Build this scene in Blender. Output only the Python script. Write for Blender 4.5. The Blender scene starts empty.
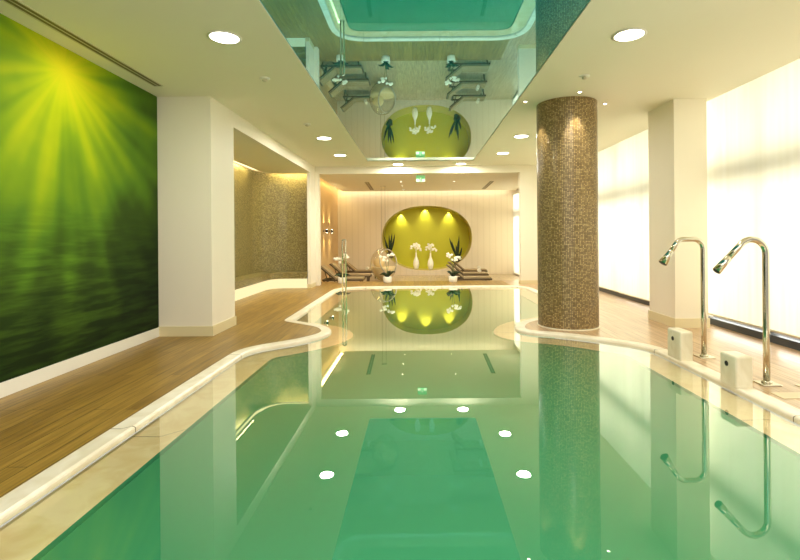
import bpy, math, random
from mathutils import Vector, Matrix
from mathutils.geometry import tessellate_polygon
R = random.Random(7)
PI = math.pi
scn = bpy.context.scene
COL = scn.collection

# ------------------------------------------------------------------ materials
def new_mat(name):
    m = bpy.data.materials.new(name); m.use_nodes = True
    nt = m.node_tree; nt.nodes.clear()
    out = nt.nodes.new('ShaderNodeOutputMaterial')
    return m, nt, out

def srgb(r, g, b):
    f = lambda c: (c/255/12.92) if c/255 <= .04045 else ((c/255+.055)/1.055)**2.4
    return (f(r), f(g), f(b), 1)

def pbr(name, col, rough=.5, metal=0., spec=.5, noise=0., nscale=8., emit=0., emitcol=None, coat=0., bump=0., bscale=60.):
    m, nt, out = new_mat(name)
    p = nt.nodes.new('ShaderNodeBsdfPrincipled')
    p.inputs['Roughness'].default_value = rough
    p.inputs['Metallic'].default_value = metal
    p.inputs['Specular IOR Level'].default_value = spec
    p.inputs['Coat Weight'].default_value = coat
    tc = nt.nodes.new('ShaderNodeTexCoord')
    n = nt.nodes.new('ShaderNodeTexNoise'); n.inputs['Scale'].default_value = nscale; n.inputs['Detail'].default_value = 3
    nt.links.new(tc.outputs['Object'], n.inputs['Vector'])
    mx = nt.nodes.new('ShaderNodeMixRGB'); mx.inputs['Color1'].default_value = col
    k = 1-noise
    mx.inputs['Color2'].default_value = (col[0]*k, col[1]*k, col[2]*k, 1)
    nt.links.new(n.outputs['Fac'], mx.inputs['Fac'])
    nt.links.new(mx.outputs['Color'], p.inputs['Base Color'])
    if emit:
        p.inputs['Emission Color'].default_value = emitcol or col
        p.inputs['Emission Strength'].default_value = emit
    if bump:
        n2 = nt.nodes.new('ShaderNodeTexNoise'); n2.inputs['Scale'].default_value = bscale
        nt.links.new(tc.outputs['Object'], n2.inputs['Vector'])
        b = nt.nodes.new('ShaderNodeBump'); b.inputs['Strength'].default_value = bump; b.inputs['Distance'].default_value = .01
        nt.links.new(n2.outputs['Fac'], b.inputs['Height']); nt.links.new(b.outputs['Normal'], p.inputs['Normal'])
    nt.links.new(p.outputs[0], out.inputs[0])
    return m

def emission(name, col, s):
    m, nt, out = new_mat(name)
    e = nt.nodes.new('ShaderNodeEmission'); e.inputs[0].default_value = col; e.inputs[1].default_value = s
    nt.links.new(e.outputs[0], out.inputs[0]); return m

def ramp(nt, stops):
    r = nt.nodes.new('ShaderNodeValToRGB')
    el = r.color_ramp.elements
    while len(el) < len(stops): el.new(.5)
    for e, (p, c) in zip(el, stops): e.position = p; e.color = c
    return r

def wood(name, c1, c2, c3, rough, coat=0., row=.145, length=2.2):
    m, nt, out = new_mat(name)
    tc = nt.nodes.new('ShaderNodeTexCoord')
    sx = nt.nodes.new('ShaderNodeSeparateXYZ'); nt.links.new(tc.outputs['Object'], sx.inputs[0])
    cx = nt.nodes.new('ShaderNodeCombineXYZ')
    nt.links.new(sx.outputs['Y'], cx.inputs['X']); nt.links.new(sx.outputs['X'], cx.inputs['Y'])
    br = nt.nodes.new('ShaderNodeTexBrick')
    br.inputs['Scale'].default_value = 1; br.inputs['Brick Width'].default_value = length
    br.inputs['Row Height'].default_value = row; br.inputs['Mortar Size'].default_value = .0035
    br.inputs['Color1'].default_value = c1; br.inputs['Color2'].default_value = c2; br.inputs['Mortar'].default_value = c3
    br.inputs['Bias'].default_value = 0.
    nt.links.new(cx.outputs[0], br.inputs['Vector'])
    mp = nt.nodes.new('ShaderNodeMapping'); mp.inputs['Scale'].default_value = (1.2, 22, 1)
    nt.links.new(cx.outputs[0], mp.inputs['Vector'])
    n = nt.nodes.new('ShaderNodeTexNoise'); n.inputs['Scale'].default_value = 1.4; n.inputs['Detail'].default_value = 6
    nt.links.new(mp.outputs[0], n.inputs['Vector'])
    rp = ramp(nt, [(.3, (.62, .6, .56, 1)), (.7, (1.2, 1.2, 1.2, 1))])
    nt.links.new(n.outputs['Fac'], rp.inputs[0])
    mu = nt.nodes.new('ShaderNodeMixRGB'); mu.blend_type = 'MULTIPLY'; mu.inputs['Fac'].default_value = 1
    nt.links.new(br.outputs['Color'], mu.inputs['Color1']); nt.links.new(rp.outputs['Color'], mu.inputs['Color2'])
    p = nt.nodes.new('ShaderNodeBsdfPrincipled')
    p.inputs['Roughness'].default_value = rough; p.inputs['Coat Weight'].default_value = coat; p.inputs['Coat Roughness'].default_value = .25
    nt.links.new(mu.outputs['Color'], p.inputs['Base Color'])
    nt.links.new(p.outputs[0], out.inputs[0]); return m

def mosaic(name, ca, cb, cc, size=.03, rough=.28, grout=(.03, .025, .015, 1)):
    m, nt, out = new_mat(name)
    uv = nt.nodes.new('ShaderNodeUVMap'); uv.uv_map = 'UVMap'
    br = nt.nodes.new('ShaderNodeTexBrick'); br.offset = 0.0
    br.inputs['Scale'].default_value = 1; br.inputs['Brick Width'].default_value = size
    br.inputs['Row Height'].default_value = size*.85; br.inputs['Mortar Size'].default_value = size*.11
    br.inputs['Mortar Smooth'].default_value = .3
    br.inputs['Color1'].default_value = (0, 0, 0, 1); br.inputs['Color2'].default_value = (1, 1, 1, 1); br.inputs['Mortar'].default_value = (.5, .5, .5, 1)
    nt.links.new(uv.outputs[0], br.inputs['Vector'])
    rp = ramp(nt, [(0, ca), (.5, cb), (1, cc)])
    nt.links.new(br.outputs['Color'], rp.inputs[0])
    mx = nt.nodes.new('ShaderNodeMixRGB'); mx.inputs['Color2'].default_value = grout
    nt.links.new(br.outputs['Fac'], mx.inputs['Fac']); nt.links.new(rp.outputs['Color'], mx.inputs['Color1'])
    b = nt.nodes.new('ShaderNodeBump'); b.inputs['Strength'].default_value = .5; b.inputs['Distance'].default_value = .004; b.invert = True
    nt.links.new(br.outputs['Fac'], b.inputs['Height'])
    p = nt.nodes.new('ShaderNodeBsdfPrincipled'); p.inputs['Roughness'].default_value = rough
    nt.links.new(mx.outputs['Color'], p.inputs['Base Color']); nt.links.new(b.outputs['Normal'], p.inputs['Normal'])
    nt.links.new(p.outputs[0], out.inputs[0]); return m

def marble(name, c1, c2, joint=None, rough=.3):
    m, nt, out = new_mat(name)
    tc = nt.nodes.new('ShaderNodeTexCoord')
    n = nt.nodes.new('ShaderNodeTexNoise'); n.inputs['Scale'].default_value = 3.5; n.inputs['Detail'].default_value = 7; n.inputs['Distortion'].default_value = 1.2
    nt.links.new(tc.outputs['Object'], n.inputs['Vector'])
    rp = ramp(nt, [(.35, c2), (.6, c1)])
    nt.links.new(n.outputs['Fac'], rp.inputs[0])
    p = nt.nodes.new('ShaderNodeBsdfPrincipled'); p.inputs['Roughness'].default_value = rough
    colout = rp.outputs['Color']
    if joint:
        uv = nt.nodes.new('ShaderNodeUVMap'); uv.uv_map = 'UVMap'
        s = nt.nodes.new('ShaderNodeSeparateXYZ'); nt.links.new(uv.outputs[0], s.inputs[0])
        md = nt.nodes.new('ShaderNodeMath'); md.operation = 'PINGPONG'; md.inputs[1].default_value = joint
        nt.links.new(s.outputs['X'], md.inputs[0])
        lt = nt.nodes.new('ShaderNodeMath'); lt.operation = 'LESS_THAN'; lt.inputs[1].default_value = .005
        nt.links.new(md.outputs[0], lt.inputs[0])
        mx = nt.nodes.new('ShaderNodeMixRGB'); mx.inputs['Color2'].default_value = (.12, .08, .03, 1)
        nt.links.new(lt.outputs[0], mx.inputs['Fac']); nt.links.new(colout, mx.inputs['Color1']); colout = mx.outputs['Color']
    nt.links.new(colout, p.inputs['Base Color'])
    nt.links.new(p.outputs[0], out.inputs[0]); return m

def glassy(name, tint, gloss=.12, rough=.0):
    m, nt, out = new_mat(name)
    t = nt.nodes.new('ShaderNodeBsdfTransparent'); t.inputs[0].default_value = tint
    g = nt.nodes.new('ShaderNodeBsdfGlossy'); g.inputs['Roughness'].default_value = rough
    lw = nt.nodes.new('ShaderNodeLayerWeight'); lw.inputs['Blend'].default_value = .35
    ma = nt.nodes.new('ShaderNodeMath'); ma.operation = 'MULTIPLY_ADD'; ma.inputs[1].default_value = .55; ma.inputs[2].default_value = gloss*.3
    nt.links.new(lw.outputs['Facing'], ma.inputs[0])
    mx = nt.nodes.new('ShaderNodeMixShader')
    nt.links.new(ma.outputs[0], mx.inputs[0]); nt.links.new(t.outputs[0], mx.inputs[1]); nt.links.new(g.outputs[0], mx.inputs[2])
    nt.links.new(mx.outputs[0], out.inputs[0]); return m

def fabric_blind(name, col, trans):
    m, nt, out = new_mat(name)
    d = nt.nodes.new('ShaderNodeBsdfDiffuse'); d.inputs[0].default_value = col
    t = nt.nodes.new('ShaderNodeBsdfTranslucent'); t.inputs[0].default_value = col
    tc = nt.nodes.new('ShaderNodeTexCoord')
    w = nt.nodes.new('ShaderNodeTexNoise'); w.inputs['Scale'].default_value = 2
    mp = nt.nodes.new('ShaderNodeMapping'); mp.inputs['Scale'].default_value = (6, 6, .15)
    nt.links.new(tc.outputs['Object'], mp.inputs[0]); nt.links.new(mp.outputs[0], w.inputs['Vector'])
    rp = ramp(nt, [(.3, (col[0]*.93, col[1]*.92, col[2]*.88, 1)), (.7, col)])
    nt.links.new(w.outputs['Fac'], rp.inputs[0]); nt.links.new(rp.outputs[0], t.inputs[0])
    mx = nt.nodes.new('ShaderNodeMixShader'); mx.inputs[0].default_value = trans
    nt.links.new(d.outputs[0], mx.inputs[1]); nt.links.new(t.outputs[0], mx.inputs[2])
    nt.links.new(mx.outputs[0], out.inputs[0]); return m

M = {}
M['wall'] = pbr('painted_plaster', srgb(240, 231, 210), .6, noise=.03, nscale=2)
M['ceil'] = pbr('ceiling_paint', srgb(242, 234, 214), .7, noise=.02, nscale=1.5)
M['white'] = pbr('white_paint', srgb(240, 236, 224), .45)
M['cream'] = pbr('cream_skirting', srgb(222, 208, 165), .45)
M['tan_wall'] = pbr('tan_plaster', srgb(214, 180, 128), .6, noise=.05, nscale=3)
M['deck'] = wood('teak_deck', srgb(166, 130, 56), srgb(146, 112, 44), srgb(84, 62, 22), .42, .15)
M['deck_sheen'] = wood('window_sheen_deck', srgb(206, 172, 132), srgb(192, 156, 116), srgb(150, 115, 80), .32, .5)  # paler tone puts the windows' reflection into the plank colour
M['back_floor'] = wood('pale_plank_floor', srgb(206, 184, 146), srgb(194, 170, 132), srgb(160, 138, 104), .35, .3, row=.2)
M['coping'] = marble('cream_limestone', srgb(245, 236, 216), srgb(232, 220, 194), joint=1.2, rough=.35)
M['ledge'] = marble('beige_marble', srgb(248, 226, 182), srgb(234, 204, 152), joint=1.2)
M['block'] = marble('block_limestone', srgb(238, 231, 208), srgb(222, 212, 182))
M['column'] = mosaic('brown_mosaic', srgb(130, 104, 58), srgb(160, 132, 80), srgb(196, 168, 112), .028)
M['niche'] = mosaic('olive_mosaic', srgb(132, 118, 62), srgb(154, 140, 82), srgb(184, 168, 106), .03, .3)
M['chrome'] = pbr('polished_steel', srgb(214, 208, 190), .12, 1.)
M['steel'] = pbr('brushed_steel', srgb(196, 190, 172), .3, 1.)
M['dark_frame'] = pbr('dark_grey_aluminium', srgb(70, 74, 80), .4, .3)
M['black'] = pbr('black_plastic', srgb(20, 20, 18), .5)
M['vent'] = pbr('vent_slot', srgb(120, 106, 64), .5, noise=.2)
M['pool_tile'] = pbr('pool_tile', (.06, .40, .22, 1), .5, noise=.06, nscale=1.2)
M['pool_floor'] = pbr('pool_floor_tile', (.065, .40, .23, 1), .5, noise=.06, nscale=.8)
M['green'] = pbr('lime_green_paint', srgb(204, 200, 46), .6, noise=.04)
M['vase'] = pbr('white_ceramic', srgb(248, 244, 226), .25, emit=.06)  # faint self-glow added to brighten the ceramic, which is no lamp
M['petal'] = pbr('white_petal', srgb(252, 248, 226), .5, emit=.08)  # petals glow slightly to look brighter; the light is in the material
M['leaf'] = pbr('dark_leaf', srgb(38, 60, 26), .4, noise=.4, nscale=20)
M['stem'] = pbr('green_stem', srgb(96, 116, 52), .5)
M['vstem'] = pbr('pale_stem', srgb(226, 226, 180), .5)
M['pot_dark'] = pbr('dark_pot', srgb(58, 48, 36), .4)
M['soil'] = pbr('potting_bark', srgb(60, 42, 26), .9)
M['wicker'] = pbr('brown_wicker', srgb(96, 76, 48), .5, noise=.35, nscale=80)
M['mat'] = pbr('tan_mattress', srgb(168, 146, 106), .8, noise=.1, nscale=30)
M['towel'] = pbr('white_towel', srgb(240, 234, 214), .9)
M['acrylic'] = glassy('clear_acrylic', (.95, .94, .9, 1), .25)
M['pane'] = glassy('window_glass', (.95, .97, .97, 1), .1)
M['cushion'] = pbr('cream_cushion', srgb(236, 214, 160), .8)
M['cord'] = pbr('steel_cord', srgb(150, 136, 104), .4, .6)
M['blind'] = fabric_blind('white_sheer_fabric', (.93, .90, .80, 1), .62)
M['blind_bar'] = pbr('blind_bar', srgb(205, 196, 170), .4, .3)
M['lamp'] = emission('downlight_glow', (1, .93, .78, 1), 14)
M['spot'] = emission('spot_glow', (1, .93, .75, 1), 20)
M['led'] = emission('warm_led', (1, .82, .42, 1), 2.2)
M['led_niche'] = emission('niche_led', (1, .84, .44, 1), 1.15)
M['exit_green'] = pbr('exit_green', srgb(150, 218, 158), .5, emit=.25, emitcol=srgb(110, 215, 140))
M['exit_white'] = pbr('exit_white', srgb(235, 245, 220), .5, emit=.2, emitcol=srgb(235, 245, 215))

# wall-size photograph: sun rays falling through green
def mural_mat():
    m, nt, out = new_mat('sun_ray_print')
    N = nt.nodes.new; L = nt.links.new
    tc = N('ShaderNodeTexCoord')
    s = N('ShaderNodeSeparateXYZ'); L(tc.outputs['Object'], s.inputs[0])
    def math_(op, a, b=None, c=None):
        n = N('ShaderNodeMath'); n.operation = op
        for i, v in enumerate((a, b, c)):
            if v is None: continue
            if isinstance(v, (int, float)): n.inputs[i].default_value = v
            else: L(v, n.inputs[i])
        return n.outputs[0]
    dy = math_('SUBTRACT', s.outputs['Y'], 5.63)
    dz = math_('SUBTRACT', 3.62, s.outputs['Z'])
    ang = math_('ARCTAN2', dy, dz)
    r = math_('SQRT', math_('ADD', math_('MULTIPLY', dy, dy), math_('MULTIPLY', dz, dz)))
    cv = N('ShaderNodeCombineXYZ'); L(math_('MULTIPLY', ang, 3.0), cv.inputs['X']); L(math_('MULTIPLY', r, .22), cv.inputs['Y'])
    rays = N('ShaderNodeTexNoise'); rays.inputs['Scale'].default_value = 1.25; rays.inputs['Detail'].default_value = 1.2; L(cv.outputs[0], rays.inputs['Vector'])
    cl = N('ShaderNodeTexNoise'); cl.inputs['Scale'].default_value = .9; cl.inputs['Detail'].default_value = 3; L(tc.outputs['Object'], cl.inputs['Vector'])
    # brightness = fall-off + ray pattern
    fall = math_('MULTIPLY_ADD', r, -.27, .97)
    rr = math_('MULTIPLY', math_('SUBTRACT', rays.outputs['Fac'], .5), .8)
    side = math_('MULTIPLY', math_('ABSOLUTE', dy), -.05)
    v = math_('ADD', math_('ADD', fall, math_('MULTIPLY', rr, math_('MINIMUM', r, 1.0))), side)
    v = math_('ADD', v, math_('MULTIPLY', math_('SUBTRACT', cl.outputs['Fac'], .5), .5))
    rp = ramp(nt, [(0.0, srgb(26, 44, 10)), (.25, srgb(52, 76, 18)), (.45, srgb(84, 122, 26)), (.64, srgb(124, 154, 22)), (.82, srgb(168, 180, 14)), (1.0, srgb(198, 186, 24))])
    L(v, rp.inputs[0])
    # horizontal water lines along the bottom
    mp = N('ShaderNodeMapping'); mp.inputs['Scale'].default_value = (1, 1.2, 11); L(tc.outputs['Object'], mp.inputs[0])
    wl = N('ShaderNodeTexNoise'); wl.inputs['Scale'].default_value = 1.3; wl.inputs['Detail'].default_value = 5; L(mp.outputs[0], wl.inputs['Vector'])
    low = N('ShaderNodeMapRange'); low.inputs['From Min'].default_value = 2.1; low.inputs['From Max'].default_value = .5; L(s.outputs['Z'], low.inputs['Value'])
    wr = ramp(nt, [(.42, (.45, .5, .45, 1)), (.68, (1.7, 1.7, 1.4, 1))]); L(wl.outputs['Fac'], wr.inputs[0])
    mu = N('ShaderNodeMixRGB'); mu.blend_type = 'MULTIPLY'
    L(low.outputs[0], mu.inputs['Fac']); L(rp.outputs[0], mu.inputs['Color1']); L(wr.outputs[0], mu.inputs['Color2'])
    p = N('ShaderNodeBsdfPrincipled'); p.inputs['Roughness'].default_value = .6; p.inputs['Specular IOR Level'].default_value = .12
    L(mu.outputs[0], p.inputs['Base Color']); L(p.outputs[0], out.inputs[0]); return m
M['mural'] = mural_mat()

def water_mat():
    m, nt, out = new_mat('still_pool_water')
    t = nt.nodes.new('ShaderNodeBsdfTransparent'); t.inputs[0].default_value = (.97, .985, .94, 1)
    g = nt.nodes.new('ShaderNodeBsdfGlossy'); g.inputs['Roughness'].default_value = .0; g.inputs['Color'].default_value = (.97, 1, .95, 1)
    fr = nt.nodes.new('ShaderNodeLayerWeight'); fr.inputs['Blend'].default_value = .5
    pw = nt.nodes.new('ShaderNodeMath'); pw.operation = 'POWER'; pw.inputs[1].default_value = 3.3
    nt.links.new(fr.outputs['Facing'], pw.inputs[0])
    ma = nt.nodes.new('ShaderNodeMath'); ma.operation = 'MULTIPLY_ADD'; ma.inputs[1].default_value = 1.3; ma.inputs[2].default_value = .01; ma.use_clamp = True
    nt.links.new(pw.outputs[0], ma.inputs[0])
    mx = nt.nodes.new('ShaderNodeMixShader')
    nt.links.new(ma.outputs[0], mx.inputs[0]); nt.links.new(t.outputs[0], mx.inputs[1]); nt.links.new(g.outputs[0], mx.inputs[2])
    nt.links.new(mx.outputs[0], out.inputs[0]); return m
M['water'] = water_mat()

def stretch_mat():
    m, nt, out = new_mat('glossy_stretch_film')
    d = nt.nodes.new('ShaderNodeBsdfDiffuse'); d.inputs[0].default_value = (.01, .34, .46, 1)
    g = nt.nodes.new('ShaderNodeBsdfGlossy'); g.inputs['Roughness'].default_value = .0; g.inputs['Color'].default_value = (.54, .87, .97, 1)
    lw = nt.nodes.new('ShaderNodeLayerWeight'); lw.inputs['Blend'].default_value = .5
    ma = nt.nodes.new('ShaderNodeMath'); ma.operation = 'MULTIPLY_ADD'; ma.inputs[1].default_value = .85; ma.inputs[2].default_value = .10; ma.use_clamp = True
    rp = ramp(nt, [(.52, (.22, .72, .86, 1)), (.89, (.88, .97, .95, 1))])
    nt.links.new(lw.outputs['Facing'], rp.inputs[0]); nt.links.new(rp.outputs[0], g.inputs['Color'])
    nt.links.new(lw.outputs['Facing'], ma.inputs[0])
    mx = nt.nodes.new('ShaderNodeMixShader')
    nt.links.new(ma.outputs[0], mx.inputs[0]); nt.links.new(d.outputs[0], mx.inputs[1]); nt.links.new(g.outputs[0], mx.inputs[2])
    nt.links.new(mx.outputs[0], out.inputs[0]); return m
M['stretch'] = stretch_mat()

# ------------------------------------------------------------------ mesh builder
class MB:
    def __init__(s): s.v = []; s.f = []; s.uv = {}; s.sm = set()
    def add(s, vs, fs, smooth=False, uvs=None):
        o = len(s.v); s.v += [tuple(v) for v in vs]
        for i, f in enumerate(fs):
            k = len(s.f); s.f.append(tuple(o+j for j in f))
            if smooth: s.sm.add(k)
            if uvs: s.uv[k] = uvs[i]
        return s
    def box(s, x0, x1, y0, y1, z0, z1):
        v = [(x, y, z) for z in (z0, z1) for y in (y0, y1) for x in (x0, x1)]
        return s.add(v, [(0, 2, 3, 1), (4, 5, 7, 6), (0, 1, 5, 4), (2, 6, 7, 3), (0, 4, 6, 2), (1, 3, 7, 5)])
    def rbox(s, x0, x1, y0, y1, z0, z1, r=.02, n=3):
        # box with rounded vertical corners and a soft top rim
        pts = []
        for cx, cy, a0 in ((x1-r, y1-r, 0), (x0+r, y1-r, PI/2), (x0+r, y0+r, PI), (x1-r, y0+r, 1.5*PI)):
            for i in range(n+1):
                a = a0+PI/2*i/n; pts.append((cx, cy, math.cos(a), math.sin(a)))
        rings = []
        prof = [(r, z0)] + [(r, z1-r)] + [(r*math.cos(PI/2*i/n), z1-r+r*math.sin(PI/2*i/n)) for i in range(1, n+1)]
        vs = []
        for rr, z in prof:
            for cx, cy, ca, sa in pts: vs.append((cx+ca*rr, cy+sa*rr, z))
        k = len(pts); fs = []
        for i in range(len(prof)-1):
            for j in range(k): fs.append((i*k+j, i*k+(j+1) % k, (i+1)*k+(j+1) % k, (i+1)*k+j))
        fs.append(tuple(reversed(range(k)))); fs.append(tuple((len(prof)-1)*k+j for j in range(k)))
        return s.add(vs, fs)
    def lathe(s, prof, cx=0, cy=0, n=24, z0=0, caps=True):
        vs = []; fs = []
        for r, z in prof:
            for j in range(n):
                a = 2*PI*j/n; vs.append((cx+r*math.cos(a), cy+r*math.sin(a), z0+z))
        for i in range(len(prof)-1):
            for j in range(n): fs.append((i*n+j, i*n+(j+1) % n, (i+1)*n+(j+1) % n, (i+1)*n+j))
        s.add(vs, fs, True)
        if caps:
            o = len(s.v)-len(vs)
            s.f.append(tuple(o+j for j in reversed(range(n)))); s.f.append(tuple(o+(len(prof)-1)*n+j for j in range(n)))
        return s
    def tube(s, path, r, n=10, closed=False, caps=True):
        P = [Vector(p) for p in path]; k = len(P)
        rad = r if isinstance(r, (list, tuple)) else [r]*k
        T = []
        for i in range(k):
            a = P[(i-1) % k] if (closed or i > 0) else P[i]; b = P[(i+1) % k] if (closed or i < k-1) else P[i]
            T.append((b-a).normalized())
        up = Vector((0, 0, 1)) if abs(T[0].z) < .9 else Vector((0, 1, 0))
        nrm = (up - T[0]*up.dot(T[0])).normalized()
        vs = []
        for i in range(k):
            nrm = (nrm - T[i]*nrm.dot(T[i])).normalized(); bi = T[i].cross(nrm)
            for j in range(n):
                a = 2*PI*j/n; vs.append(P[i]+(nrm*math.cos(a)+bi*math.sin(a))*rad[i])
        fs = []
        for i in range(k if closed else k-1):
            i2 = (i+1) % k
            for j in range(n): fs.append((i*n+j, i*n+(j+1) % n, i2*n+(j+1) % n, i2*n+j))
        s.add(vs, fs, True)
        if caps and not closed:
            o = len(s.v)-len(vs)
            s.f.append(tuple(o+j for j in reversed(range(n)))); s.f.append(tuple(o+(k-1)*n+j for j in range(n)))
        return s
    def ball(s, c, rx, ry=None, rz=None, n=10, m=7):
        ry = ry or rx; rz = rz or rx
        vs = []; fs = []
        for i in range(m+1):
            t = PI*i/m
            for j in range(n):
                a = 2*PI*j/n; vs.append((c[0]+rx*math.sin(t)*math.cos(a), c[1]+ry*math.sin(t)*math.sin(a), c[2]+rz*math.cos(t)))
        for i in range(m):
            for j in range(n): fs.append((i*n+j, (i+1)*n+j, (i+1)*n+(j+1) % n, i*n+(j+1) % n))
        return s.add(vs, fs, True)
    def obb(s, c, ax, ay, az, hx, hy, hz):
        c = Vector(c); ax = Vector(ax).normalized(); ay = Vector(ay).normalized(); az = Vector(az).normalized()
        v = [c+ax*hx*i+ay*hy*j+az*hz*k for k in (-1, 1) for j in (-1, 1) for i in (-1, 1)]
        return s.add(v, [(0, 2, 3, 1), (4, 5, 7, 6), (0, 1, 5, 4), (2, 6, 7, 3), (0, 4, 6, 2), (1, 3, 7, 5)])
    def blade(s, base, tip, w, bend=(0, 0, 0), n=6, t=.004):
        b = Vector(base); e = Vector(tip); bd = Vector(bend); d = (e-b).normalized()
        side = d.cross(Vector((0, 1, 0)));
        if side.length < .1: side = Vector((1, 0, 0))
        side.normalize(); nn = side.cross(d)*t
        vs = []
        for i in range(n+1):
            u = i/n; p = b.lerp(e, u)+bd*math.sin(PI*u)
            ww = w*(math.sin(PI*min(1, .25+.75*u))**.8 if u < 1 else .02)
            vs += [p-side*ww/2+nn, p+side*ww/2+nn, p+side*ww/2-nn, p-side*ww/2-nn]
        fs = [(0, 1, 2, 3)]
        for i in range(n):
            o = i*4
            for j in range(4): fs.append((o+j, o+4+j, o+4+(j+1) % 4, o+(j+1) % 4))
        return s.add(vs, fs, True)
    def poly(s, loops, z):
        L3 = [[Vector((p[0], p[1], 0)) for p in lp] for lp in loops]
        flat = [p for lp in loops for p in lp]
        tris = tessellate_polygon(L3)
        fs = []
        for t in tris:
            a, b, c = (flat[i] for i in t)
            cr = (b[0]-a[0])*(c[1]-a[1])-(b[1]-a[1])*(c[0]-a[0])
            fs.append(tuple(t) if cr > 0 else (t[0], t[2], t[1]))
        return s.add([(p[0], p[1], z) for p in flat], fs)
    def build(s, name, mat, parent=None, loc=None):
        me = bpy.data.meshes.new(name); me.from_pydata(s.v, [], s.f)
        if s.uv:
            ul = me.uv_layers.new(name='UVMap')
            for k, uvs in s.uv.items():
                for li, uv in zip(me.polygons[k].loop_indices, uvs): ul.data[li].uv = uv
        for k in s.sm: me.polygons[k].use_smooth = True
        me.materials.append(mat if not isinstance(mat, str) else M[mat]); me.update()
        o = bpy.data.objects.new(name, me); COL.objects.link(o)
        if parent: o.parent = parent
        if loc: o.location = loc
        return o

def tag(o, label, cat, group=None, kind=None):
    o['label'] = label; o['category'] = cat
    if group: o['group'] = group
    if kind: o['kind'] = kind
    return o
def thing(name, label, cat, loc=(0, 0, 0), rz=0, group=None):
    o = bpy.data.objects.new(name, None); COL.objects.link(o); o.location = loc; o.rotation_euler = (0, 0, rz)
    o.empty_display_size = .1
    return tag(o, label, cat, group)
def struct(o, label=None, cat=None):
    o['kind'] = 'structure'
    if label: o['label'] = label
    if cat: o['category'] = cat
    return o
def dup(root, loc, label=None, rz=None):
    r = root.copy(); COL.objects.link(r); r.location = loc
    if rz is not None: r.rotation_euler = (0, 0, rz)
    if label: r['label'] = label
    for ch in list(root.children):
        c = ch.copy(); COL.objects.link(c); c.parent = r
        for g in list(ch.children):
            d = g.copy(); COL.objects.link(d); d.parent = c
    return r
def area(name, loc, rot, sx, sy, power, col=(1, 1, 1), shape='RECTANGLE'):
    l = bpy.data.lights.new(name, 'AREA'); l.shape = shape; l.size = sx; l.size_y = sy; l.energy = power; l.color = col
    o = bpy.data.objects.new(name, l); COL.objects.link(o); o.location = loc; o.rotation_euler = rot; o['kind'] = 'helper'; return o
def spot(name, loc, target, power, ang, col=(1, .9, .7), blend=.6, r=.03):
    l = bpy.data.lights.new(name, 'SPOT'); l.energy = power; l.spot_size = ang; l.spot_blend = blend; l.color = col; l.shadow_soft_size = r
    o = bpy.data.objects.new(name, l); COL.objects.link(o); o.location = loc
    o.rotation_euler = (Vector(target)-Vector(loc)).to_track_quat('-Z', 'Y').to_euler(); o['kind'] = 'helper'; return o

# ------------------------------------------------------------------ dimensions
CEIL = 3.9; WATER = -.035; DEEP = -1.35
WX = 5.2            # window plane
MX = -4.25          # mural wall plane
YH0, YH1 = 15.4, 15.65   # header wall
YB = 22.5           # back wall of the lounge
LF = -.27           # lounge floor
PW = -3.36          # plane of left piers
DECK_END = 16.7

# ------------------------------------------------------------------ pool outline
raw = [(-2.42, .2, 0), (3.27, .2, 0), (3.27, 6.72, .35), (2.39, 7.50, .5), (1.80, 7.74, .3), (1.62, 8.05, .3), (1.85, 8.75, .5), (2.6, 9.35, .5), (3.27, 9.7, .4),
       (3.27, 14.85, .85), (-2.42, 14.85, .85), (-2.42, 9.05, .08), (-1.66, 8.47, .25), (-1.42, 7.9, .32), (-1.70, 7.33, .4), (-2.42, 6.72, .3)]
def fillet(pts, n=6):
    out = []; k = len(pts)
    for i, (x, y, r) in enumerate(pts):
        p = Vector((x, y))
        if r <= 0: out.append(p); continue
        a = Vector(pts[i-1][:2]); b = Vector(pts[(i+1) % k][:2])
        da = min(r, (a-p).length*.48); db = min(r, (b-p).length*.48)
        s = p+(a-p).normalized()*da; e = p+(b-p).normalized()*db
        for j in range(n+1):
            t = j/n; out.append(s*(1-t)**2+p*2*t*(1-t)+e*t*t)
    return out
W = fillet(raw)
def offset(P, d):     # positive = outwards for a counter-clockwise loop
    out = []; k = len(P)
    for i in range(k):
        a, p, b = P[i-1], P[i], P[(i+1) % k]
        e1 = (p-a).normalized(); e2 = (b-p).normalized()
        n1 = Vector((e1.y, -e1.x)); n2 = Vector((e2.y, -e2.x))
        n = (n1+n2)
        n = n.normalized() if n.length > 1e-6 else n1
        c = max(.45, n.dot(n1)); out.append(p+n*(d/c))
    return out
COPO = offset(W, .17)
# the submerged ledge follows the outline of a smaller, simpler loop
def loop_band(mb, A, B, zA, zB, flip=False):
    k = len(A); run = 0; acc = [0]
    for i in range(k): run += (W[(i+1) % k]-W[i]).length; acc.append(run)
    vs = [(p.x, p.y, zA) for p in A]+[(p.x, p.y, zB) for p in B]
    fs = []; uvs = []
    for i in range(k):
        j = (i+1) % k; q = (i, j, k+j, k+i); u = [(acc[i], 0), (acc[i+1], 0), (acc[i+1], 1), (acc[i], 1)]
        if flip: q = q[::-1]; u = u[::-1]
        fs.append(q); uvs.append(u)
    mb.add(vs, fs, False, uvs)
LEDGE = offset(W, -.37)

# ------------------------------------------------------------------ floor, pool
def clip_rect(x0, x1, y0, y1): return [Vector((x0, y0)), Vector((x1, y0)), Vector((x1, y1)), Vector((x0, y1))]
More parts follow.
